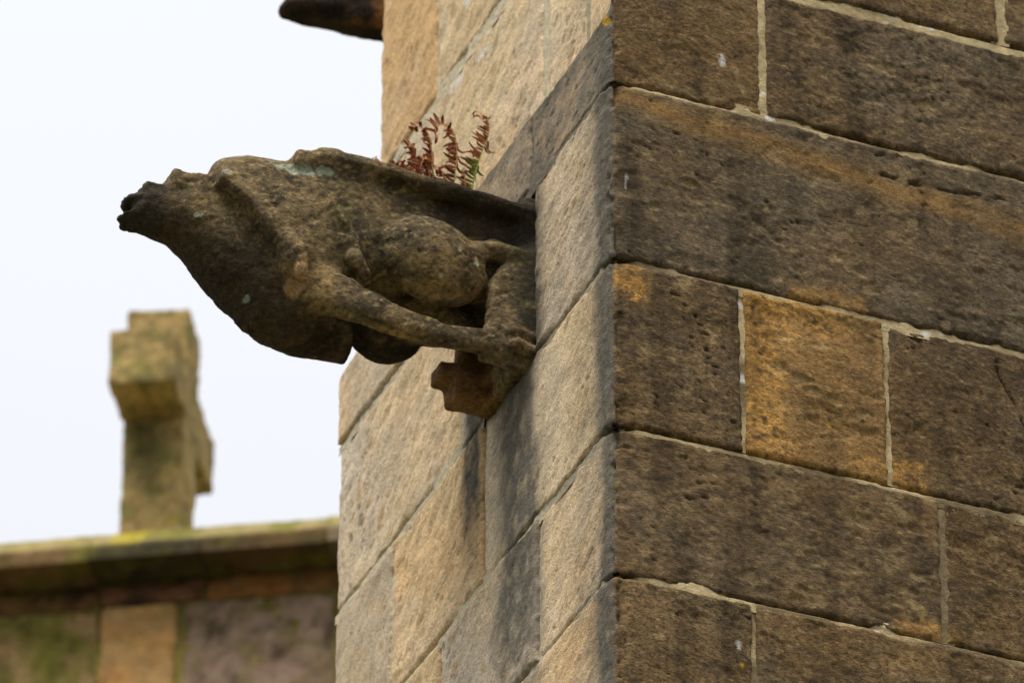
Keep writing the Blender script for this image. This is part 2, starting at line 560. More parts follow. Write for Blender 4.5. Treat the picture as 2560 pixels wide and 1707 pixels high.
    gr_ = (0.75 * spec.get('grit', 1.0) * (1 - left) + 0.25 * left).reshape(-1)
    V = np.concatenate([V, Bk]); Cc = np.concatenate([Cc, Cc[ring] * 0.85]); gr_ = np.concatenate([gr_, gr_[ring]])
    me = mesh_np(name, V, np.concatenate(Q)[:, ::-1] * 1, Cc, M_STONE, grit=gr_)
    o = put(name, me, parent)
    return o


tower = tag(empty('church_tower', (0, 0, 0)),
            'sandstone tower corner of coursed ashlar, pale left face and dark weathered right face', 'tower')

seed = [0]


def S(**k):
    seed[0] += 1
    k.setdefault('seed', seed[0] * 3.71)
    rr = random.Random(seed[0] * 77)
    k.setdefault('speck', rr.uniform(0.3, 0.6)); k.setdefault('proud', rr.uniform(-0.004, 0.004)); k.setdefault('grit', rr.uniform(0.6, 1.2)); k.setdefault('relief', rr.uniform(0.7, 1.5)); k.setdefault('pits', rr.uniform(-0.22, 0.02)); k.setdefault('fleck', rr.choice((0.1, 0.2, 0.5)))
    return k


LO = 0.010
# course F and E (lowest)
for a0, a1 in ((-1.51, -0.9), (-0.9, -0.35), (-0.35, 0.7), (0.7, 1.4)):
    stone('stone_block', a0, a1, 7.40, 7.80, 0, S(), tower, res=LO)
stone('stone_block', -1.51, -1.10, 7.80, 8.177, 0, S(), tower, res=LO)
stone('stone_block', -1.10, -0.65, 7.80, 8.177, 0, S(), tower, res=0.006)
stone('stone_block', -0.65, 0.297, 7.80, 8.177, 0, S(grey=0.15, tone=1.05, warm=0.6, lilac=0.2,
      patch=[('white', 0.262, 8.075, 0.008, 0.012), ('yellow', 0.27, 8.03, 0.006)]), tower)
stone('stone_block', 0.297, 0.95, 7.80, 8.177, 0, S(grey=0.2, tone=0.98, relief=1.3), tower)
stone('stone_block', 0.95, 1.4, 7.80, 8.177, 0, S(), tower, res=LO)
# course D
stone('stone_block', -1.51, -0.89, 8.177, 8.512, 0, S(warm=0.6, lilac=0.1), tower, res=0.005)
stone('stone_block', -0.89, -0.37, 8.177, 8.512, 0, S(warm=0.25, lilac=0.6), tower)
stone('stone_block', -0.37, 0.708, 8.177, 8.512, 0, S(scales=[(0.42, 8.218, 0.03), (0.289, 8.233, 0.022), (0.627, 8.284, 0.018), (0.528, 8.416, 0.024), (0.60, 8.25, 0.014)], cracks=[[(0.0, 8.463), (0.08, 8.466), (0.16, 8.472)]], grey=0.25, tone=0.95, warm=0.4, lilac=0.4,
      patch=[('ochre', 0.62, 0.74, 8.15, 8.215, 0.02, 0.45)]), tower)
stone('stone_block', 0.708, 1.4, 8.177, 8.512, 0, S(grey=0.25, tone=0.85, patch=[('ochre', 0.68, 0.735, 8.16, 8.20, 0.02, 0.35)]), tower)
# course C
stone('stone_block', -1.51, -1.167, 8.512, 8.90, 0, S(warm=0.1, lilac=0.35, ltone=0.82), tower, res=0.005, joint=0.009)
stone('stone_block', -1.167, -0.655, 8.512, 8.90, 0, S(warm=0.65, lilac=0.0, ltone=1.0), tower, res=0.005, joint=0.007)
stone('stone_block', -0.655, 0.284, 8.512, 8.90, 0, S(grey=0.35, tone=0.9, warm=0.2, lilac=0.5, pits=-0.06,
      patch=[('ochre', -0.03, 0.062, 8.82, 8.93, 0.02, 0.85)]), tower)
stone('stone_block', 0.284, 0.597, 8.512, 8.90, 0, S(grey=0.15, tone=1.25, relief=1.5, scales=[(0.354, 8.728, 0.022), (0.405, 8.711, 0.024), (0.43, 8.69, 0.018), (0.478, 8.682, 0.02), (0.534, 8.659, 0.024), (0.575, 8.848, 0.014)], fleck=0.8, speck=0.5,
      patch=[('ochre', 0.20, 0.70, 8.40, 9.0, 0.05, 0.16), ('ochre', 0.27, 0.36, 8.50, 8.92, 0.035, 0.7), ('ochre', 0.27, 0.50, 8.83, 8.93, 0.05, 0.55),
             ('ochre', 0.52, 0.62, 8.49, 8.57, 0.035, 0.6), ('ochre', 0.30, 0.42, 8.50, 8.58, 0.05, 0.4), ('yellow', 0.465, 8.62, 0.005)]), tower)
stone('stone_block', 0.597, 1.4, 8.512, 8.90, 0, S(grey=0.35, tone=0.85, cracks=[[(0.841, 8.862), (0.85, 8.83), (0.865, 8.801), (0.898, 8.738), (0.915, 8.69)], [(0.625, 8.887), (0.642, 8.884), (0.681, 8.865)]],
      patch=[('ochre', 0.585, 0.665, 8.50, 8.57, 0.03, 0.55)]), tower)
# course B (the gargoyle's own course)
stone('stone_block', -1.51, -0.80, 8.90, 9.325, 0, S(warm=0.3, lilac=0.35, ltone=1.0), tower, res=0.005, joint=0.008)
stone('stone_block', -0.80, -0.665, 8.90, 9.325, 0, S(warm=0.1, lilac=0.9, ltone=0.8), tower, res=0.005)
stone('stone_block', -0.395, 1.12, 8.90, 9.325, 0, S(grey=0.95, tone=0.88, warm=0.2, lilac=0.6, ltone=0.86, speck=0.4, fleck=0.4, pits=-0.03,
      cracks=[[(0.60, 9.252), (0.649, 9.249), (0.757, 9.253), (0.838, 9.262), (1.0, 9.282)]],
      scales=[(0.098, 9.041, 0.014), (0.15, 9.045, 0.012), (0.169, 9.117, 0.02), (0.13, 9.10, 0.016), (0.491, 9.027, 0.022), (0.411, 8.973, 0.014), (0.653, 9.108, 0.016), (0.56, 8.968, 0.02), (0.36, 9.03, 0.012)],
      patch=[('band', 9.29, -0.10, 0.055, 0.62), ('white', 0.035, 9.09, 0.004, 0.02), ('ochre', 0.40, 0.54, 8.88, 8.93, 0.02, 0.4)]), tower)
stone('stone_block', 1.12, 1.4, 8.90, 9.325, 0, S(grey=0.7), tower, res=LO)
# course A, cut back as a weathered ledge on the left face
a_top = lambda a: np.where(a < 0.0, 9.515, 9.515 + 0.133 * np.clip(a / 0.07, 0, 1))
stone('stone_block', -1.51, -0.95, 9.325, 9.515, 0, S(ltone=1.0), tower, res=0.005, rise=0.07, back=0.085)
stone('stone_block', -0.95, -0.42, 9.325, 9.515, 0, S(ltone=0.85), tower, res=0.005, joint=0.004, rise=0.07, back=0.085)
stone('stone_block', -0.42, 0.34, 9.325, 9.648, 0, S(grey=0.2, tone=1.0, ltone=0.85,
      patch=[('white', 0.25, 9.44, 0.008, 0.018)]), tower, ztop=a_top, rise=0.07, back=0.085)
stone('stone_block', 0.34, 1.0, 9.325, 9.648, 0, S(grey=0.6, tone=0.85, relief=1.2, scales=[(0.612, 9.522, 0.03), (0.709, 9.448, 0.026), (0.68, 9.50, 0.02), (0.40, 9.56, 0.018)]), tower, joint=0.008)
stone('stone_block', 1.0, 1.4, 9.325, 9.648, 0, S(grey=0.5), tower, res=LO)
# upper stage, set back 7 cm on the left face
SX = 0.07
u_bot = lambda a: np.where(a < -0.005, 9.525, 9.655)
UP = dict(low=False)
stone('stone_block', -1.47, -0.51, 9.525, 10.03, SX, S(warm=0.35, lilac=0.25, low=False,
      patch=[('lwhite', 1.0, 9.995, 0.045, 0.016), ('lwhite', 0.86, 9.97, 0.03, 0.012)]), tower, res=0.005, joint=0.015)
stone('stone_block', -0.51, -0.275, 9.525, 10.03, SX, S(warm=0.3, lilac=0.3, low=False), tower, res=0.005, joint=0.015)
stone('stone_block', -0.275, 0.815, 9.655, 10.0, SX, S(grey=0.2, warm=0.4, low=False), tower, res=0.005, joint=0.008, zbot=u_bot)
stone('stone_block', 0.815, 1.33, 9.655, 10.0, SX, S(grey=0.4), tower, res=0.006, joint=0.011)
stone('stone_block', -1.47, -1.13, 10.03, 10.62, SX, S(warm=0.95, lilac=-0.2, low=False), tower, res=0.005)
stone('stone_block', -1.13, -0.45, 10.03, 10.62, SX, S(warm=0.3, lilac=0.05, low=False,
      patch=[('lwhite', 0.93, 10.17, 0.04, 0.018)]), tower, res=0.005, joint=0.016)
stone('stone_block', -0.45, 0.6, 10.03, 10.62, SX, S(low=False), tower, res=LO)
stone('stone_block', 0.6, 1.33, 10.03, 10.62, SX, S(), tower, res=LO)
for a0, a1 in ((-1.46, -0.7), (-0.7, 0.4), (0.4, 1.33)):
    stone('stone_block', a0, a1, 10.62, 11.1, SX, S(low=False), tower, res=0.015)


# plainer courses outside the picture, so that the wall carries on
for z0, z1, js in ((7.02, 7.40, (-1.51, -0.95, -0.3, 0.45, 1.1, 1.7)), (6.62, 7.02, (-1.51, -0.7, -0.2, 0.65, 1.3, 1.9)), (6.25, 6.62, (-1.51, -1.0, -0.35, 0.5, 1.2, 2.0))):
    for a0, a1 in zip(js[:-1], js[1:]):
        stone('stone_block', a0, a1, z0, z1, 0, S(), tower, res=0.02)
for z0, z1, cuts, sx in ((7.40, 7.80, (2.0, 2.7), 0), (7.80, 8.177, (1.9, 2.7), 0), (8.177, 8.512, (2.05, 2.7), 0), (8.512, 8.90, (1.85, 2.7), 0), (8.90, 9.325, (2.1, 2.7), 0),
                         (9.325, 9.648, (1.95, 2.7), 0), (9.655, 10.0, (2.03, 2.63), 0.07), (10.03, 10.62, (1.9, 2.63), 0.07), (10.62, 11.1, (2.0, 2.63), 0.07)):
    a0 = 1.4 - sx
    for a1 in cuts:
        stone('stone_block', a0, a1, z0, z1, sx, S(), tower, res=0.02)
        a0 = a1

# mortar: narrow strips lying in the joints, a little behind the stone faces
def mortar_strips(parent):
    VV, QQ, CC, off = [], [], [], 0
    def add(A, Zc, d, sx, dark):
        nonlocal off
        P = wrap(A, Zc, d, sx)
        c = np.broadcast_to(srgb(196, 176, 134), A.shape + (3,)).copy()
        c = mixc(c, srgb(146, 128, 94), np.clip(0.35 + 1.2 * fbm(A * 9, Zc * 14, 4.4, 3), 0, 1) * 0.8)
        c = mixc(c, srgb(104, 90, 66), 0.8 * sstep(0.05, 0.35, fbm(A * 5, Zc * 6, 9.4, 3) + 0.25 * sstep(8.75, 8.3, Zc)))
        c = mixc(c, srgb(226, 222, 212), 0.8 * sstep(0.34, 0.42, fbm(A * 14, Zc * 20, 1.4, 3)))
        lf = sstep(0.02, -0.02, A)
        c = mixc(c, srgb(200, 190, 164), lf * 0.75)
        c = mixc(c, C_GREY * 0.8, lf * np.maximum(0.55 * sstep(-0.45, -0.2, A), 0.9 * sstep(8.86, 8.92, Zc) * sstep(9.6, 9.5, Zc) * sstep(-0.85, -0.7, A)))
        n0, n1 = A.shape
        idx = np.arange(n0 * n1).reshape(n0, n1) + off
        VV.append(P.reshape(-1, 3)); CC.append(c.reshape(-1, 3))
        QQ.append(np.stack([idx[:-1, 1:], idx[1:, 1:], idx[1:, :-1], idx[:-1, :-1]], -1).reshape(-1, 4))
        off += n0 * n1
    for (a0, a1, zb, z0, zt, z1, sx, zbf) in JOINTS:
        na = max(4, int((a1 - a0) / 0.006))
        A, T = np.meshgrid(np.linspace(a0, a1, na + 1), np.linspace(-0.021, 0.021, 19), indexing='ij')
        Zc = (z0 if zbf is None else zbf(A)) + T
        d = -0.005 + 0.005 * fbm(A * 8, Zc * 8, 2.0, 4) + 0.002 * perlin(A * 60, Zc * 60, 4.0)
        crack = sstep(-0.10, 0.12, fbm(A * 3.2 + 4, z0 * 3, 7.0, 3) + 0.10 * sstep(9.0, 8.5, Zc))
        edge = 0.0015 + 0.003 * fbm(A * 14, z0, 3.0, 3)
        d = d - 0.020 * crack * sstep(edge - 0.0012, edge + 0.0012, T)
        d = d - 0.016 * sstep(0.06, 0.03, np.abs(A))
        lfm = sstep(0.0, -0.04, A)
        d = d + lfm * (0.0025 + 0.013 * crack * sstep(edge - 0.0012, edge + 0.0012, T) * sstep(-0.2, 0.15, fbm(A * 5, z0, 3.0, 3) + 0.12))
        add(A, Zc, d, sx, crack)
        nz = max(4, int((z1 - z0) / 0.006))
        if a1 < 2.6:
            Zc, T = np.meshgrid(np.linspace(z0 + 0.004, (z1 if zt is not None else z1) - 0.004, nz + 1), np.linspace(-0.021, 0.021, 19), indexing='ij')
            A = a1 + T
            d = -0.0065 + 0.005 * fbm(A * 8, Zc * 8, 12.0, 4) + 0.002 * perlin(A * 60, Zc * 60, 4.0)
            add(A, Zc, d, sx, None)
    me = mesh_np('mortar', np.concatenate(VV), np.concatenate(QQ), np.concatenate(CC), M_MORTAR, grit=np.full(sum(len(v_) for v_ in VV), 0.3))
    put('mortar', me, parent)


mortar_strips(tower)

# solid heart of the tower, down to the ground and up past the frame
v, q = box_np(0.035, 3.2, 0.035, 1.475, -0.3, 9.50)
put('core', mesh_np('core', v, q, mat=M_CORE, smooth=False), tower)
v, q = box_np(0.105, 3.2, 0.032, 1.445, 9.45, 12.6)
put('core', mesh_np('core', v, q, mat=M_CORE, smooth=False), tower)
v, q = box_np(0.42, 3.2, 1.44, 2.05, -0.3, 12.6)
put('stair_turret', mesh_np('stair_turret', v, q, mat=M_CORE, smooth=False), tower)


# ------------------------------------------------------------------ signed distance sculpting
class Field:
    def __init__(self, lo, hi, h):
        self.lo, self.h = np.array(lo, np.float32), h
        ax = [np.arange(l, hh + h, h, dtype=np.float32) for l, hh in zip(lo, hi)]
        self.U, self.V, self.W = np.meshgrid(*ax, indexing='ij', sparse=True)
        self.shape = tuple(len(a) for a in ax)
        self.d = None

    def ell(self, c, r, tilt=0.0):
        u, v, w = self.U - c[0], self.V - c[1], self.W - c[2]
        if tilt:
            cs, sn = math.cos(tilt), math.sin(tilt)
            u, w = u * cs + w * sn, -u * sn + w * cs
        k0 = np.sqrt((u / r[0]) ** 2 + (v / r[1]) ** 2 + (w / r[2]) ** 2)
        return (k0 - 1) * min(r)

    def box(self, c, b, r):
        q = [np.abs(x - c[i]) - (b[i] - r) for i, x in enumerate((self.U, self.V, self.W))]
        out = np.sqrt(np.maximum(q[0], 0) ** 2 + np.maximum(q[1], 0) ** 2 + np.maximum(q[2], 0) ** 2)
        return out + np.minimum(np.maximum(np.maximum(q[0], q[1]), q[2]), 0) - r

    def cone(self, a, b, ra, rb):
        a = np.array(a); b = np.array(b); ab = b - a
        t = ((self.U - a[0]) * ab[0] + (self.V - a[1]) * ab[1] + (self.W - a[2]) * ab[2]) / float(ab @ ab)
        t = np.clip(t, 0, 1)
        d = np.sqrt((self.U - a[0] - t * ab[0]) ** 2 + (self.V - a[1] - t * ab[1]) ** 2 + (self.W - a[2] - t * ab[2]) ** 2)
        return d - (ra + (rb - ra) * t)

    def chain(self, pts, k=0.01):
        d = None
        for p, q in zip(pts[:-1], pts[1:]):
            c = self.cone(p[:3], q[:3], p[3], q[3])
            d = c if d is None else smin(d, c, k)
        return d

    def loft(self, st, p=2.5):
        """st rows: u, centre w, half width, half height, centre v"""
        st = np.array(sorted(st), np.float32)
        u = self.U[:, 0, 0]
        f = lambda i: np.interp(u, st[:, 0], st[:, i]).astype(np.float32)[:, None, None]
        wc, a, b, vc = f(1), f(2), f(3), f(4)
        k = (np.abs((self.V - vc) / a) ** p + np.abs((self.W - wc) / b) ** p) ** (1 / p)
        d = (k - 1) * np.minimum(a, b) * 0.9
        e = np.maximum(self.U - st[-1, 0], st[0, 0] - self.U)
        return smax(d, e + np.zeros_like(d), 0.02)

    def mesh(self):
        d = self.d.astype(np.float32)
        nx, ny, nz = d.shape
        s = d < 0
        cnt = np.zeros((nx - 1, ny - 1, nz - 1), np.uint8)
        for i in (0, 1):
            for j in (0, 1):
                for k in (0, 1):
                    cnt += s[i:nx - 1 + i, j:ny - 1 + j, k:nz - 1 + k]
        act = (cnt > 0) & (cnt < 8)
        I, J, K = np.nonzero(act)
        vid = np.full(act.shape, -1, np.int32)
        vid[I, J, K] = np.arange(len(I))
        acc = np.zeros((len(I), 3), np.float32); num = np.zeros(len(I), np.float32)
        cs = [(0, 0, 0), (1, 0, 0), (0, 1, 0), (1, 1, 0), (0, 0, 1), (1, 0, 1), (0, 1, 1), (1, 1, 1)]
        for p in range(8):
            for ax in range(3):
                if cs[p][ax]:
                    continue
                q = list(cs[p]); q[ax] = 1
                d0 = d[I + cs[p][0], J + cs[p][1], K + cs[p][2]]
                d1 = d[I + q[0], J + q[1], K + q[2]]
                hit = (d0 < 0) != (d1 < 0)
                t = np.where(hit, d0 / np.where(hit, d0 - d1, 1), 0)
                pos = np.array(cs[p], np.float32)[None, :] + np.zeros((len(I), 1), np.float32)
                pos[:, ax] += t
                acc += pos * hit[:, None]; num += hit
        V = (np.stack([I, J, K], -1) + acc / num[:, None]) * self.h + self.lo
        quads = []
        for ax in range(3):
            sl0 = [slice(1, -1)] * 3; sl1 = [slice(1, -1)] * 3
            sl0[ax] = slice(0, d.shape[ax] - 1); sl1[ax] = slice(1, d.shape[ax])
            a, b = s[tuple(sl0)], s[tuple(sl1)]
            ch = np.nonzero(a != b)
            g = [c + (0 if i == ax else 1) for i, c in enumerate(ch)]
            o1, o2 = [i for i in range(3) if i != ax]
            def cell(d1, d2):
                c = list(g)
                c[o1] = c[o1] - d1; c[o2] = c[o2] - d2
                return vid[c[0], c[1], c[2]]
            q = np.stack([cell(1, 1), cell(0, 1), cell(0, 0), cell(1, 0)], -1)
            flip = a[ch] if ax != 1 else ~a[ch]
            q[~flip] = q[~flip][:, ::-1]
            quads.append(q)
        return V, np.concatenate(quads)


def smin(a, b, k):
    h = np.maximum(k - np.abs(a - b), 0) / k
    return np.minimum(a, b) - h * h * k * 0.25


def smax(a, b, k):
    return -smin(-a, -b, k)


def normals(V, Q):
    n = np.cross(V[Q[:, 2]] - V[Q[:, 0]], V[Q[:, 3]] - V[Q[:, 1]])
    N = np.zeros_like(V)
    for i in range(4):
        for c in range(3):
            N[:, c] += np.bincount(Q[:, i], n[:, c], len(V))
    return N / (np.linalg.norm(N, axis=1)[:, None] + 1e-9)


# ------------------------------------------------------------------ the gargoyle (u = out from the wall, v = along the wall, w = up)
def build_gargoyle():
    B = 9.0
    F_ = Field((-0.07, -0.19, 8.85 - B), (0.92, 0.19, 9.42 - B), 0.0038)
    w = lambda z: z - B
    # trunk, tailstone against the wall
    d = F_.loft([(-0.06, w(9.18), 0.082, 0.11, 0), (0.10, w(9.18), 0.084, 0.11, 0), (0.25, w(9.18), 0.095, 0.115, 0), (0.36, w(9.17), 0.112, 0.125, 0), (0.48, w(9.15), 0.12, 0.14, 0)], 3.2)
    d = smin(d, F_.box((-0.03, 0.0, w(9.10)), (0.05, 0.130, 0.195), 0.012), 0.02)
    # haunches, both sides
    d = smin(d, F_.ell((0.208, -0.090, w(9.106)), (0.122, 0.067, 0.092), 0.3), 0.016)
    d = smin(d, F_.ell((0.240, 0.085, w(9.062)), (0.092, 0.060, 0.102), 0.0), 0.018)
    for sgn in (-1, 1):
        # knee, shank slab and foot beside the wall
        d = smin(d, F_.chain([(0.125, sgn * 0.105, w(9.135), 0.022), (0.075, sgn * 0.108, w(9.160), 0.024), (0.030, sgn * 0.108, w(9.150), 0.030)], 0.012), 0.012)
        sl = F_.loft([(-0.03, w(9.03), 0.026, 0.125, sgn * 0.110), (0.03, w(9.03), 0.026, 0.125, sgn * 0.106), (0.065, w(9.01), 0.024, 0.105, sgn * 0.104), (0.095 if sgn < 0 else 0.075, w(8.985), 0.018, 0.070, sgn * 0.110)], 4.0)
        d = smin(d, sl, 0.010)
    # hood and shoulders
    hood = F_.loft([(0.32, w(9.17), 0.11, 0.12, 0), (0.38, w(9.145), 0.120, 0.155, 0), (0.46, w(9.125), 0.128, 0.185, 0),
                    (0.54, w(9.107), 0.131, 0.183, 0), (0.62, w(9.10), 0.126, 0.170, 0), (0.70, w(9.10), 0.116, 0.15, 0)], 2.6)
    # front of the hood: a sloping scalloped edge
    wl = F_.W + B
    hl = np.interp(wl[0, 0], [8.80, 8.88, 8.94, 8.99, 9.044, 9.117, 9.18, 9.26, 9.40],
                   [0.30, 0.40, 0.50, 0.532, 0.550, 0.602, 0.668, 0.655, 0.63]).astype(np.float32)[None, None, :]
    hood = smax(hood, (F_.U - hl) * 0.75 + 0 * hood, 0.006)
    # neck, jaw and snout
    neck = F_.loft([(0.42, w(9.09), 0.085, 0.17, 0), (0.49, w(9.07), 0.092, 0.184, 0), (0.56, w(9.078), 0.092, 0.166, 0), (0.61, w(9.095), 0.090, 0.140, 0),
                    (0.65, w(9.108), 0.080, 0.116, 0), (0.69, w(9.128), 0.070, 0.084, 0), (0.73, w(9.142), 0.060, 0.064, 0),
                    (0.775, w(9.136), 0.050, 0.053, 0), (0.81, w(9.126), 0.042, 0.038, 0), (0.828, w(9.122), 0.036, 0.028, 0)], 2.3)
    neck = smax(neck, -F_.chain([(0.712, -0.078, w(9.200), 0.018), (0.650, -0.092, w(9.140), 0.026), (0.592, -0.104, w(9.070), 0.028), (0.565, -0.108, w(9.00), 0.024), (0.556, -0.108, w(8.955), 0.014)], 0.01), 0.012)
    d = smin(d, hood, 0.025)
    d = smin(d, neck, 0.005)
    for vv, rr in ((0.0, 0.008), (0.016, 0.010), (0.034, 0.011)):      # deep slot under the edge of the hood
        d = smax(d, -F_.chain([(0.690, -0.100 + vv, w(9.195), rr * 0.8), (0.640, -0.112 + vv, w(9.142), rr), (0.600, -0.118 + vv, w(9.098), rr), (0.568, -0.122 + vv, w(9.045), rr), (0.553, -0.122 + vv, w(8.995), rr * 0.8)], 0.006), 0.004)
    # brow, nostril bump, broken lips
    d = smin(d, F_.box((0.715, -0.02, w(9.192)), (0.040, 0.040, 0.022), 0.009), 0.012)
    d = smin(d, F_.box((0.785, -0.012, w(9.154)), (0.024, 0.034, 0.022), 0.008), 0.01)
    d = smin(d, F_.ell((0.818, -0.006, w(9.139)), (0.026, 0.034, 0.014)), 0.006)
    d = smin(d, F_.ell((0.825, 0.004, w(9.105)), (0.022, 0.034, 0.012)), 0.008)
    d = smax(d, -F_.ell((0.852, 0.0, w(9.121)), (0.036, 0.026, 0.008)), 0.006)
    # ear lobe hanging from the hood and the groove behind it
    d = smin(d, F_.chain([(0.528, -0.122, w(9.060), 0.020), (0.510, -0.126, w(9.020), 0.026), (0.497, -0.126, w(8.985), 0.018), (0.488, -0.124, w(8.958), 0.006)], 0.008), 0.005)
    d = smax(d, -F_.chain([(0.492, -0.150, w(9.105), 0.010), (0.460, -0.150, w(9.06), 0.024), (0.464, -0.142, w(9.00), 0.024), (0.490, -0.128, w(8.945), 0.016)], 0.01), 0.006)
    # fold of the shoulder and wart
    d = smin(d, F_.chain([(0.44, -0.126, w(9.16), 0.010), (0.40, -0.122, w(9.09), 0.014), (0.358, -0.112, w(9.02), 0.013)], 0.01), 0.012)
    d = smin(d, F_.ell((0.388, -0.124, w(9.045)), (0.020, 0.016, 0.020)), 0.004)
    # hollow under the belly between the legs
    d = smax(d, -F_.ell((0.235, -0.045, w(8.94)), (0.15, 0.055, 0.085)), 0.012)
    d = smax(d, -F_.chain([(0.36, -0.13, w(9.00), 0.020), (0.29, -0.12, w(8.990), 0.036), (0.15, -0.12, w(8.990), 0.036)], 0.01), 0.010)
    d = smin(d, F_.ell((0.17, 0.02, w(9.036)), (0.11, 0.06, 0.048)), 0.01)
    # near foreleg reaching back to the wall, with a foot
    leg = F_.loft([(0.02, w(8.932), 0.026, 0.034, -0.110), (0.09, w(8.925), 0.024, 0.026, -0.112), (0.18, w(8.919), 0.021, 0.022, -0.112), (0.27, w(8.924), 0.022, 0.026, -0.110),
                   (0.335, w(8.944), 0.026, 0.034, -0.104), (0.40, w(8.968), 0.032, 0.044, -0.094), (0.45, w(8.985), 0.038, 0.052, -0.080), (0.49, w(8.99), 0.04, 0.055, -0.062)], 2.8)
    d = smin(d, leg, 0.014)
    for k, (zz, vv) in enumerate(((8.925, -0.134), (8.957, -0.130), (8.905, -0.10))):
        d = smin(d, F_.chain([(0.09, vv + 0.014, w(zz), 0.012), (0.04, vv, w(zz - 0.006), 0.015), (0.0, vv, w(zz - 0.012), 0.013)]), 0.006)
    # far foreleg: broken stump at the chest and the foot left on the wall
    st = F_.chain([(0.49, 0.06, w(8.985), 0.058), (0.43, 0.085, w(8.985), 0.050), (0.31, 0.095, w(8.987), 0.044)], 0.02)
    st = smax(st, (0.318 - F_.U) + 0.10 * (F_.W - w(8.98)) + 0 * st, 0.006)
    d = smin(d, st, 0.02)
    d = smin(d, F_.box((0.02, 0.105, w(8.946)), (0.066, 0.036, 0.036), 0.010), 0.010)
    d = smin(d, F_.box((0.092, 0.108, w(8.975)), (0.024, 0.030, 0.018), 0.006), 0.010)
    # rim of the gutter and the channel on the back
    rim = F_.loft([(-0.05, w(9.252), 0.132, 0.0145, 0), (0.05, w(9.260), 0.134, 0.0145, 0), (0.2, w(9.268), 0.136, 0.0145, 0), (0.32, w(9.280), 0.134, 0.015, 0), (0.42, w(9.284), 0.130, 0.016, 0), (0.48, w(9.280), 0.122, 0.016, 0)], 7.0)
    rim = smin(rim, F_.box((0.43, 0.0, w(9.262)), (0.085, 0.126, 0.020), 0.012), 0.02)
    d = smin(d, rim, 0.012)
    d = smin(d, F_.ell((0.585, -0.02, w(9.225)), (0.075, 0.085, 0.045)), 0.03)
    ch = F_.box((0.17, 0.01, w(9.315)), (0.40, 0.090, 0.060), 0.03)
    d = smax(d, -ch, 0.010)
    # undercut below the rim, deepest against the wall
    d = smax(d, -F_.chain([(0.02, -0.150, w(9.200), 0.048), (0.10, -0.150, w(9.205), 0.046), (0.20, -0.152, w(9.222), 0.034), (0.33, -0.152, w(9.240), 0.026), (0.44, -0.150, w(9.246), 0.016)]), 0.012)
    # cracks and carved folds
    for pts in ([(0.455, -0.140, 8.985), (0.42, -0.142, 8.962), (0.385, -0.142, 8.968), (0.36, -0.140, 8.975)],
                [(0.42, -0.142, 9.01), (0.395, -0.142, 8.995), (0.372, -0.138, 9.0)],
                [(0.59, -0.118, 9.02), (0.565, -0.122, 9.0), (0.55, -0.124, 9.012)],
                [(0.44, -0.138, 9.13), (0.405, -0.138, 9.10), (0.36, -0.132, 9.085)],
                [(0.46, -0.140, 9.20), (0.40, -0.136, 9.165), (0.33, -0.128, 9.15)],
                [(0.325, -0.13, 9.16), (0.34, -0.134, 9.10), (0.315, -0.134, 9.03), (0.26, -0.14, 9.0)]):
        d = smax(d, -F_.chain([(a, b, w(c), 0.009) for a, b, c in pts]), 0.003)
    F_.d = d
    V, Q = F_.mesh()
    N = normals(V, Q)
    x, y, z = V[:, 0], V[:, 1], V[:, 2]
    rough = 0.006 * fbm(x * 8, y * 8, z * 8, 3) + 0.0022 * fbm(x * 36, y * 36, z * 42, 3)
    lay = fbm(x * 16 + 4, y * 16, z * 26 + 6 * x, 4)
    rough = rough - 0.0022 * sstep(0.16, 0.21, lay) - 0.002 * sstep(0.34, 0.38, lay)
    pn = perlin(x * 75, y * 75, z * 100)
    rough = rough - 0.0016 * sstep(0.35, 0.55, pn)
    # ragged rim and ragged mouth
    ragged = sstep(0.77, 0.83, x)
    rough = rough + ragged * 0.011 * fbm(x * 46, y * 46, z * 46, 3)
    rough = rough + sstep(0.235, 0.27, z) * sstep(0.02, 0.1, x) * 0.006 * fbm(x * 18, y * 12, 3.0, 3)
    rough = rough * sstep(-0.03, 0.03, x) 
    V2 = V + N * rough[:, None]
    # colour
    c = np.broadcast_to(srgb(134, 115, 84), (len(V), 3)).copy()
    f1 = fbm(x * 6 + 3, y * 6, z * 6, 4)
    c = mixc(c, srgb(100, 89, 68), sstep(-0.05, 0.35, f1))
    c = mixc(c, srgb(176, 146, 96), 0.8 * sstep(0.05, 0.40, -f1))
    f2 = fbm(x * 17, y * 17 + 4, z * 22, 4)
    c = mixc(c, srgb(64, 56, 44), 0.75 * sstep(-0.05, 0.40, f2))
    c = mixc(c, srgb(112, 108, 66), 0.5 * sstep(0.15, 0.4, fbm(x * 12 + 9, y * 12, z * 12, 3)))
    f3 = perlin(x * 90, y * 90, z * 130)
    c = mixc(c, srgb(52, 44, 36), 0.6 * sstep(0.22, 0.5, f3))
    c = mixc(c, srgb(190, 164, 112), 0.5 * sstep(0.25, 0.5, -f3))
    # black crust on neck and snout end; shade of the underside painted in too
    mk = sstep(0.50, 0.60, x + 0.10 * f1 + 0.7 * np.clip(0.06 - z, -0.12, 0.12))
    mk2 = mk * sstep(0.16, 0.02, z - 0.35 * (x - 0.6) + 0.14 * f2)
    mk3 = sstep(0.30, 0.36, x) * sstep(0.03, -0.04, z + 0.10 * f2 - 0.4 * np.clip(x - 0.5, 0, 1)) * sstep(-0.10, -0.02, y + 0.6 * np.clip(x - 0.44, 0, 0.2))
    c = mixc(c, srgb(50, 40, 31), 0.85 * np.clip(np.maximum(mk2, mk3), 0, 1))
    c = mixc(c, srgb(58, 55, 47), 0.8 * sstep(0.74, 0.79, x + 0.06 * f2))
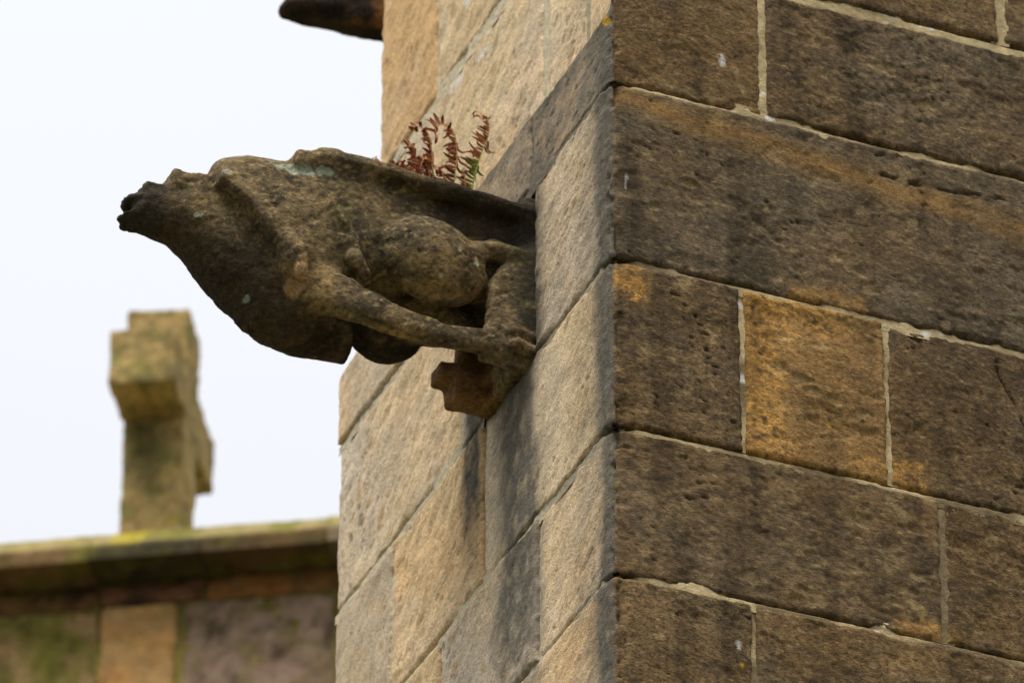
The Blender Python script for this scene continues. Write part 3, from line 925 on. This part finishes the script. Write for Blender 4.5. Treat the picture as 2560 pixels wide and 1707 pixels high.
    crust_shade = np.maximum(sstep(0.10, 0.02, x + 0.12 * f1) * sstep(-0.08, 0.02, z + 0.25 * f2), sstep(0.26, 0.16, x + 0.15 * f1) * sstep(0.16, 0.20, z + 0.05 * f2))  # wall end crusted over; shade below the rim painted in with it
    lump = sstep(0.03, 0.06, y + 0.02 * f2) * sstep(0.12, 0.15, x) * sstep(0.345, 0.32, x) * sstep(0.10, 0.05, z)  # far haunch: black crust and its shade painted as one tone
    c = mixc(c, srgb(50, 47, 41), 0.85 * crust_shade)
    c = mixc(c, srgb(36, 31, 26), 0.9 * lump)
    # bare stone where pieces broke away
    d1 = np.sqrt(((x - 0.496) / 0.024) ** 2 + ((z + 0.022) / 0.036) ** 2) + 0.4 * f2
    c = mixc(c, srgb(186, 150, 108), 0.9 * sstep(1.0, 0.75, d1) * (y < -0.05))
    warm = sstep(0.03, 0.07, y) * sstep(0.16, 0.10, x)
    c = mixc(c, srgb(140, 96, 50), 0.6 * warm)
    # lichen
    def lichen(x0, z0, rx, rz, amt=0.85):
        dd = np.sqrt(((x - x0) / rx) ** 2 + ((z - z0) / rz) ** 2) + 0.7 * fbm(x * 60, y * 60, z * 60, 3)
        return sstep(1.05, 0.7, dd) * amt * (y < -0.03)
    for (x0, z0, rx, rz, am) in ((0.515, 0.235, 0.055, 0.013, 0.8), (0.455, 0.24, 0.03, 0.009, 0.6), (0.148, 0.172, 0.014, 0.006, 1), (0.125, 0.092, 0.007, 0.007, 1),
                                 (0.205, 0.042, 0.005, 0.005, 0.8), (0.70, 0.105, 0.010, 0.005, 0.7), (0.655, 0.195, 0.012, 0.009, 0.5), (0.585, -0.055, 0.007, 0.007, 0.6), (0.17, 0.105, 0.005, 0.004, 0.6)):
        c = mixc(c, srgb(178, 188, 166), lichen(x0, z0, rx, rz, am))
    c = c * 0.86
    P = np.stack([-V2[:, 0], V2[:, 1], V2[:, 2]], -1)
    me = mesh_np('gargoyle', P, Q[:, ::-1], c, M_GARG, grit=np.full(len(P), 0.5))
    o = put('gargoyle', me)
    o.location = (0, 0.53, B)
    return tag(o, 'carved sandstone gargoyle crouching out from the left tower face, snout broken', 'gargoyle')


build_gargoyle()


# a second spout beyond the far edge of the upper stage
def build_spout():
    F_ = Field((-0.5, -0.2, -0.10), (0.24, 0.2, 0.34), 0.006)
    d = F_.loft([(-0.48, 0.13, 0.050, 0.12, 0), (-0.2, 0.12, 0.050, 0.11, 0), (0.02, 0.098, 0.050, 0.095, 0), (0.09, 0.068, 0.050, 0.062, 0), (0.15, 0.040, 0.048, 0.032, 0), (0.22, 0.022, 0.034, 0.012, 0)], 3.6)
    d = smin(d, F_.ell((-0.24, -0.046, 0.10), (0.14, 0.035, 0.08)), 0.02)
    d = smax(d, -F_.box((-0.1, 0, 0.30), (0.5, 0.06, 0.08), 0.02), 0.02)
    F_.d = d
    V, Q = F_.mesh()
    N = normals(V, Q)
    x, y, z = V.T
    V2 = V + N * (0.012 * fbm(x * 10, y * 10 + 3, z * 10, 4))[:, None]
    f1 = fbm(x * 9, y * 9, z * 9, 3)
    c = mixc(np.broadcast_to(srgb(66, 56, 46), (len(V), 3)).copy(), srgb(44, 38, 32), sstep(-0.1, 0.3, f1))
    near = sstep(-0.015, -0.035, y + 0.02 * f1) * sstep(0.03, -0.05, x + 0.2 * f1)  # lit near side: warm light painted into the colour
    c = mixc(c, srgb(190, 128, 62), 0.9 * near)
    P = np.stack([-V2[:, 0], V2[:, 1], V2[:, 2]], -1)
    o = put('water_spout', mesh_np('water_spout', P, Q[:, ::-1], c, M_GARG))
    o.location = (0.145, 1.752, 10.632)
    return tag(o, 'dark blackened stone water spout jutting past the far edge of the tower at top', 'water spout')


build_spout()


# ------------------------------------------------------------------ ferns growing in the gutter
def tube(path, rad, seg=6):
    path = np.asarray(path, float)
    n = len(path)
    t = np.gradient(path, axis=0)
    t /= np.linalg.norm(t, axis=1)[:, None] + 1e-9
    ref = np.array([0.3, -0.9, 0.2])
    b1 = np.cross(t, ref); b1 /= np.linalg.norm(b1, axis=1)[:, None] + 1e-9
    b2 = np.cross(t, b1)
    rad = np.broadcast_to(rad, n)
    an = np.linspace(0, 2 * math.pi, seg, endpoint=False)
    V = path[:, None, :] + rad[:, None, None] * (np.cos(an)[None, :, None] * b1[:, None, :] + np.sin(an)[None, :, None] * b2[:, None, :])
    idx = np.arange(n * seg).reshape(n, seg)
    q = np.stack([idx[:-1], np.roll(idx, -1, 1)[:-1], np.roll(idx, -1, 1)[1:], idx[1:]], -1).reshape(-1, 4)
    return V.reshape(-1, 3), q


def leaflet(base, dirv, side, length, width, curl, colr, colt, name, parent):
    """thin curled pinna: strip with a cupped section, rolling up towards its tip"""
    n = 9
    dirv = np.array(dirv, float); dirv /= np.linalg.norm(dirv)
    side = np.array(side, float); side -= dirv * (side @ dirv); side /= np.linalg.norm(side)
    up = np.cross(dirv, side)
    P, Vs, ang = np.array(base, float), [], 0.0
    cols = []
    for i in range(n):
        t = i / (n - 1)
        dcur = dirv * math.cos(ang) + up * math.sin(ang)
        ucur = -dirv * math.sin(ang) + up * math.cos(ang)
        wd = width * (0.35 + 0.65 * math.sin(math.pi * min(1, 0.25 + 0.75 * t))) * (1 if t < 0.9 else 0.6)
        for k, off in ((-1, 0.35), (0, 0.0), (1, 0.35)):
            Vs.append(P + side * wd * k * 0.5 + ucur * wd * off)
        cc = colr + (colt - colr) * t
        cols += [cc, cc * 0.8, cc]
        P = P + dcur * length / (n - 1)
        ang += curl * (0.4 + 1.4 * t) / (n - 1)
    idx = np.arange(n * 3).reshape(n, 3)
    q = np.stack([idx[:-1, :-1], idx[:-1, 1:], idx[1:, 1:], idx[1:, :-1]], -1).reshape(-1, 4)
    return put(name, mesh_np(name, np.array(Vs), q, np.array(cols), M_FERN), parent)


C_DEAD1, C_DEAD2, C_DEAD3 = srgb(166, 94, 48), srgb(196, 130, 66), srgb(122, 62, 38)
C_GRN1, C_GRN2 = srgb(128, 150, 36), srgb(86, 112, 30)
rnd = random.Random(11)


def spline(pts, n):
    pts = np.array(pts, float)
    d = np.concatenate([[0], np.cumsum(np.linalg.norm(np.diff(pts, axis=0), axis=1))])
    P = np.concatenate([[2 * pts[0] - pts[1]], pts, [2 * pts[-1] - pts[-2]]])
    out = []
    for s in np.linspace(0, d[-1], n):
        i = min(len(d) - 2, int(np.searchsorted(d, s, 'right') - 1))
        t = (s - d[i]) / (d[i + 1] - d[i] + 1e-9)
        p0, p1, p2, p3 = P[i], P[i + 1], P[i + 2], P[i + 3]
        out.append(0.5 * ((2 * p1) + (-p0 + p2) * t + (2 * p0 - 5 * p1 + 4 * p2 - p3) * t ** 2 + (-p0 + 3 * p1 - 3 * p2 + p3) * t ** 3))
    return np.array(out)


fern = tag(empty('fern', (0, 0.53, 9.27)), 'small withered fern with curled brown fronds growing from the gargoyle back', 'fern')


def frond(pts, n_leaf, ln, green=0.0, right=0.25, start=0.18, seedv=1):
    """pts in (u, v offset, z absolute)"""
    r = random.Random(seedv)
    L = np.array([(-p[0], p[1], p[2] - 9.27) for p in pts], float)
    path = spline(L, 42)
    V, Q = tube(path, np.linspace(0.0019, 0.0008, 42), 6)
    t = np.repeat(np.linspace(0, 1, 42), 6)
    c = mixc(np.broadcast_to(C_GRN1, (len(V), 3)).copy(), C_DEAD2, sstep(0.3 + 0.4 * green, 0.6 + 0.4 * green, t))
    o = put('frond', mesh_np('frond', V, Q, c, M_FERN), fern)
    for i in range(n_leaf):
        tt = start + (0.985 - start) * i / (n_leaf - 1)
        k = min(40, int(tt * 41))
        p = path[k]
        tg = path[k + 1] - path[max(0, k - 1)]
        tg /= np.linalg.norm(tg)
        nrm = np.cross(tg, (0.36, -0.77, 0.52)); nrm /= np.linalg.norm(nrm)
        if nrm[0] > 0: nrm = -nrm
        for sd in (1, -1):
            if sd < 0 and r.random() > right:
                continue
            dv = nrm * sd * (1.0 if sd > 0 else 0.5) + tg * r.uniform(-0.30, 0.10) + np.array((0, r.uniform(-0.3, 0.3), 0))
            if sd < 0: dv = dv + np.array((0, 0.8, 0))
            le = ln * (0.55 + 0.9 * math.sin(math.pi * (0.15 + 0.75 * tt))) * r.uniform(0.7, 1.15)
            g = green > 0 and tt < 0.25 + 0.45 * green
            if g and sd > 0 and tt > 0.3:
                c1, c2 = C_GRN1, C_DEAD3
            elif g:
                c1, c2 = C_GRN1, C_GRN2
            else:
                c1 = [C_DEAD1, C_DEAD2, C_DEAD3][r.randrange(3)]
                c2 = [C_DEAD1, C_DEAD3, C_DEAD3][r.randrange(3)]
            leaflet(p, dv, tg + np.array((0, r.uniform(-.3, .3), 0)), le, 0.0076 * r.uniform(0.75, 1.25), r.choice((r.uniform(0.1, 0.9), r.uniform(0.1, 0.9), r.uniform(1.5, 3.5))) * r.choice((-1, 1)), c1, c2, 'leaflet', o)


frond([(0.168, 0, 9.27), (0.171, 0, 9.375), (0.172, 0.0, 9.43), (0.178, 0, 9.473), (0.190, 0.0, 9.494), (0.211, 0, 9.494), (0.215, 0.004, 9.480)], 34, 0.020, seedv=3, right=0.4, start=0.3)
frond([(0.125, 0, 9.27), (0.122, 0, 9.382), (0.117, 0, 9.444), (0.121, 0, 9.490), (0.132, 0, 9.513), (0.150, 0, 9.516), (0.166, 0, 9.504), (0.165, 0, 9.488), (0.156, 0, 9.49)], 36, 0.029, seedv=5, right=0.25, start=0.28)
frond([(0.085, 0.0, 9.27), (0.081, 0, 9.381), (0.063, 0, 9.463), (0.047, 0, 9.515), (0.046, 0, 9.545), (0.054, 0, 9.562), (0.064, 0, 9.564), (0.067, 0, 9.554), (0.061, 0, 9.551)], 36, 0.027, green=0.7, seedv=8, right=0.2, start=0.30)
frond([(0.215, 0.0, 9.27), (0.212, 0, 9.36), (0.205, 0.01, 9.41), (0.212, 0.0, 9.44), (0.222, 0.0, 9.447), (0.228, 0, 9.436)], 26, 0.020, seedv=21, right=0.9, start=0.35)
frond([(0.20, 0.02, 9.27), (0.20, 0.02, 9.37), (0.195, 0.02, 9.415), (0.188, 0.02, 9.43)], 20, 0.022, seedv=22, right=0.9, start=0.35)
frond([(0.235, 0.0, 9.27), (0.24, 0, 9.36), (0.25, 0.0, 9.385), (0.262, 0, 9.38)], 20, 0.018, seedv=23, right=0.9, start=0.35)
frond([(0.18, -0.02, 9.27), (0.185, -0.02, 9.36), (0.19, -0.02, 9.39), (0.20, -0.02, 9.395)], 18, 0.018, green=0.4, seedv=24, right=0.9, start=0.4)
frond([(0.145, -0.01, 9.27), (0.15, -0.01, 9.37), (0.158, -0.01, 9.395), (0.168, -0.01, 9.39)], 16, 0.018, green=0.3, seedv=25, right=0.9, start=0.4)
frond([(0.225, 0.02, 9.27), (0.222, 0.02, 9.38), (0.228, 0.02, 9.41), (0.238, 0.02, 9.415)], 24, 0.020, seedv=31, right=0.9, start=0.4)
frond([(0.20, -0.02, 9.27), (0.205, -0.02, 9.37), (0.20, -0.02, 9.40), (0.192, -0.02, 9.405)], 24, 0.020, seedv=32, right=0.9, start=0.4)
frond([(0.25, 0.01, 9.27), (0.248, 0.01, 9.36), (0.255, 0.01, 9.375), (0.265, 0.01, 9.37)], 16, 0.016, seedv=33, right=0.9, start=0.5)
frond([(0.10, -0.01, 9.27), (0.102, -0.01, 9.375), (0.108, -0.01, 9.40), (0.112, -0.01, 9.405)], 8, 0.010, seedv=26, right=0.9, start=0.5)
frond([(0.28, 0.0, 9.27), (0.285, 0, 9.37), (0.292, 0.0, 9.39), (0.30, 0, 9.388)], 8, 0.012, seedv=27, right=0.5, start=0.6)

# ------------------------------------------------------------------ chapel wall with coping, and the cross on it, behind and to the left
BG_O, BG_RZ = (1.38553, 6.47427, 0.0), R(-31.3)


def rough_block(name, x0, x1, y0, y1, z0, z1, colf, parent, res=0.02, amp=0.006, rnd_=0.012, sd=0.0, prof=None):
    """six-sided block of grids with noisy faces; prof(p) may reshape it"""
    Vs, Qs, off = [], [], 0
    L = (x1 - x0, y1 - y0, z1 - z0)
    n = [max(2, int(round(l / res))) for l in L]
    lo = np.array((x0, y0, z0)); Ls = np.array(L)
    for ax in range(3):
        o1, o2 = [i for i in range(3) if i != ax]
        for sgn in (0, 1):
            a, b = np.meshgrid(np.linspace(0, 1, n[o1] + 1), np.linspace(0, 1, n[o2] + 1), indexing='ij')
            P = np.zeros(a.shape + (3,))
            P[..., o1], P[..., o2], P[..., ax] = a, b, sgn
            Vs.append(P.reshape(-1, 3))
            idx = np.arange(a.size).reshape(a.shape) + off
            q = np.stack([idx[:-1, :-1], idx[1:, :-1], idx[1:, 1:], idx[:-1, 1:]], -1).reshape(-1, 4)
            if (sgn == 1) == (ax == 1):
                q = q[:, ::-1]
            Qs.append(q); off += a.size
    T = np.concatenate(Vs)
    P = lo + T * Ls
    # round the edges
    c = lo + Ls / 2; h = Ls / 2 - rnd_
    k = np.clip(P - c, -h, h)
    dlt = (P - c) - k
    ln = np.linalg.norm(dlt, axis=1)
    nrm = dlt / (ln[:, None] + 1e-9)
    P = c + k + nrm * rnd_ * (ln > 1e-6)[:, None]
    nz = fbm(P[:, 0] * 9 + sd, P[:, 1] * 9, P[:, 2] * 9, 4)
    P = P + nrm * (amp * nz + amp * 0.5 * fbm(P[:, 0] * 30 + sd, P[:, 1] * 30, P[:, 2] * 30, 3))[:, None]
    if prof:
        P = prof(P)
    return put(name, mesh_np(name, P, np.concatenate(Qs), colf(P), M_FAR, grit=np.full(len(P), 0.35)), parent)


def far_col(base, second, dark, moss, sd, dk=0.5, ms=0.5, freq=5.0):
    def f(P):
        x, y, z = P.T
        c = np.broadcast_to(np.array(base, np.float32), (len(P), 3)).copy()
        c = mixc(c, second, sstep(-0.2, 0.3, fbm(x * freq + sd, y * freq, z * freq, 4)))
        c = mixc(c, dark, dk * sstep(0.0, 0.35, fbm(x * freq * 2 + sd, y * 8, z * freq * 1.5 + 3, 4)))
        c = mixc(c, moss, ms * sstep(-0.02, 0.35, fbm(x * freq * 1.3 + 9 + sd, y * 6, z * freq * 1.2, 4)))
        return c
    return f


chapel = tag(empty('chapel_wall', BG_O, BG_RZ), 'blurred mossy chapel wall of mixed stone blocks with sloping coping, lower left', 'wall')
MOSS, MOSSY = srgb(108, 104, 44), srgb(176, 158, 48)
TANW, ORW, PURP, DKW = srgb(172, 138, 90), srgb(124, 92, 54), srgb(142, 118, 104), srgb(48, 38, 28)


def coping_prof(P):
    x, y, z = P.T
    top = z > 12.19
    # chamfered upper front edge, top weathered back
    yy = np.where((z > 12.207) & (y < 0.1), y + (z - 12.207) * 0.6, y)
    zz = z + np.where(top, np.clip(y, 0, 0.45) * 0.18, 0)
    return np.stack([x, yy, zz], -1)


for i, (x0, x1, dz) in enumerate(((-2.3, -1.25, -0.004), (-1.249, -0.317, -0.001), (-0.316, 0.031, 0.002), (0.032, 0.42, 0.0), (0.421, 1.2, 0.005), (1.203, 2.2, 0.0))):
    base = [(srgb(124, 100, 66), srgb(106, 82, 56)), (srgb(124, 100, 66), srgb(106, 82, 56)), (srgb(76, 68, 48), srgb(66, 62, 44)), (srgb(80, 70, 46), srgb(104, 80, 54)), (srgb(132, 116, 90), srgb(110, 96, 76)), (srgb(132, 116, 90), srgb(110, 96, 76))][i]
    fc = far_col(base[0], base[1], DKW, MOSS, i * 2.7, 0.5, 0.75)
    def cf(P, fc=fc, i=i):
        c = fc(P)
        x, y, z = P.T
        f = fbm(x * 9 + i, y * 9, z * 9, 3)
        upper = sstep(12.205, 12.225, z)
        c = mixc(c, srgb(164, 150, 100), 0.8 * upper)
        c = mixc(c, MOSS * 1.25, 0.8 * upper * sstep(-0.05, 0.2, f))
        return mixc(c, MOSSY, 0.75 * upper * sstep(0.18, 0.32, fbm(x * 6 + 3, y * 6, z * 6, 3)))
    rough_block('coping_stone', x0, x1, 0.0, 0.46, 12.158 + dz, 12.268 + dz, cf, chapel, 0.012, 0.008, 0.002, i * 3.3, coping_prof)

FW = 0.14
rows = [
    # z0, z1, joints, colours (base, second, dark amount, moss amount)
    (12.075, 12.150, [(-2.3, -1.4, TANW, DKW, .8, .3), (-1.4, -0.80, ORW, DKW, .9, .5), (-0.80, -0.318, srgb(120, 88, 56), DKW, .9, .5), (-0.312, 0.02, srgb(120, 84, 60), DKW, .9, .1), (0.028, 0.46, ORW, srgb(140, 92, 48), .5, .1), (0.468, 1.2, ORW, DKW, .7, .2), (1.2, 2.2, ORW, DKW, .7, .2)]),
    (11.66, 12.070, [(-2.3, -1.2, TANW, MOSS, .5, .9), (-1.19, -0.312, srgb(150, 124, 84), MOSS, .55, .8), (-0.302, -0.066, TANW, srgb(182, 138, 84), .25, .35), (-0.045, 0.425, srgb(146, 124, 106), srgb(118, 98, 76), .7, .5), (0.437, 1.1, TANW, PURP, .4, .3), (1.11, 2.2, TANW, PURP, .4, .3)]),
    (11.25, 11.652, [(-2.3, -0.9, TANW, PURP, .5, .5), (-0.89, -0.1, PURP, TANW, .4, .5), (-0.09, 0.8, TANW, PURP, .4, .5), (0.81, 2.2, PURP, TANW, .4, .5)]),
    (10.82, 11.24, [(-2.3, -1.3, PURP, TANW, .5, .5), (-1.29, -0.4, TANW, PURP, .4, .5), (-0.39, 0.5, PURP, TANW, .4, .5), (0.51, 2.2, TANW, PURP, .4, .5)]),
    (10.40, 10.81, [(-2.3, -0.8, TANW, PURP, .5, .5), (-0.79, 0.2, TANW, MOSS, .4, .5), (0.21, 1.1, PURP, TANW, .4, .5), (1.11, 2.2, TANW, PURP, .4, .5)]),
]
k = 0
for z0, z1, js in rows:
    for (x0, x1, c1, c2, dk, ms) in js:
        k += 1
        rough_block('stone_block', x0, x1, FW + (0.006 if k % 2 else 0.0), 0.42, z0, z1, far_col(c1, c2, DKW, MOSS, k * 1.9, dk, ms, 8.0), chapel, 0.02, 0.018, 0.012, k * 2.1)
mv, mq = box_np(-2.25, 2.15, FW + 0.012, 0.40, -0.3, 12.16)
put('mortar', mesh_np('mortar', mv, mq, np.tile(srgb(116, 104, 52), (8, 1)), M_FAR, smooth=False), chapel)

cross = tag(empty('stone_cross', BG_O, BG_RZ), 'weathered stone cross with squared arms standing on the mossy chapel coping', 'cross')
cc1 = far_col(srgb(174, 150, 98), srgb(158, 132, 84), srgb(92, 90, 58), srgb(124, 120, 62), 3.3, 0.7, 0.8, 12.0)


def shaft_col(P):
    c = cc1(P)
    x, y, z = P.T
    f = fbm(x * 7, y * 7, z * 5, 3)
    # green-black tone below the arm, fading downwards
    mk = sstep(0.11, 0.02, np.abs(x + 0.185 + 0.08 * f)) * sstep(12.76, 12.70, z) * sstep(12.30, 12.62, z + 0.1 * f) * (y < 0.2)
    c = mixc(c, srgb(72, 70, 40), 0.75 * mk)
    return mixc(c, MOSSY, 0.6 * sstep(0.2, 0.34, fbm(x * 8 + 5, y * 8, z * 8, 3)) * sstep(12.6, 12.4, z))


rough_block('shaft', -0.254, -0.057, 0.13, 0.32, 12.22, 13.145, shaft_col, cross, 0.011, 0.012, 0.010, 1.0)
rough_block('arm', -0.260, -0.052, -0.085, 0.128, 12.738, 12.935, cc1, cross, 0.011, 0.012, 0.010, 2.0)
rough_block('arm', -0.262, -0.062, 0.322, 0.60, 12.735, 12.930, cc1, cross, 0.011, 0.012, 0.010, 3.0)
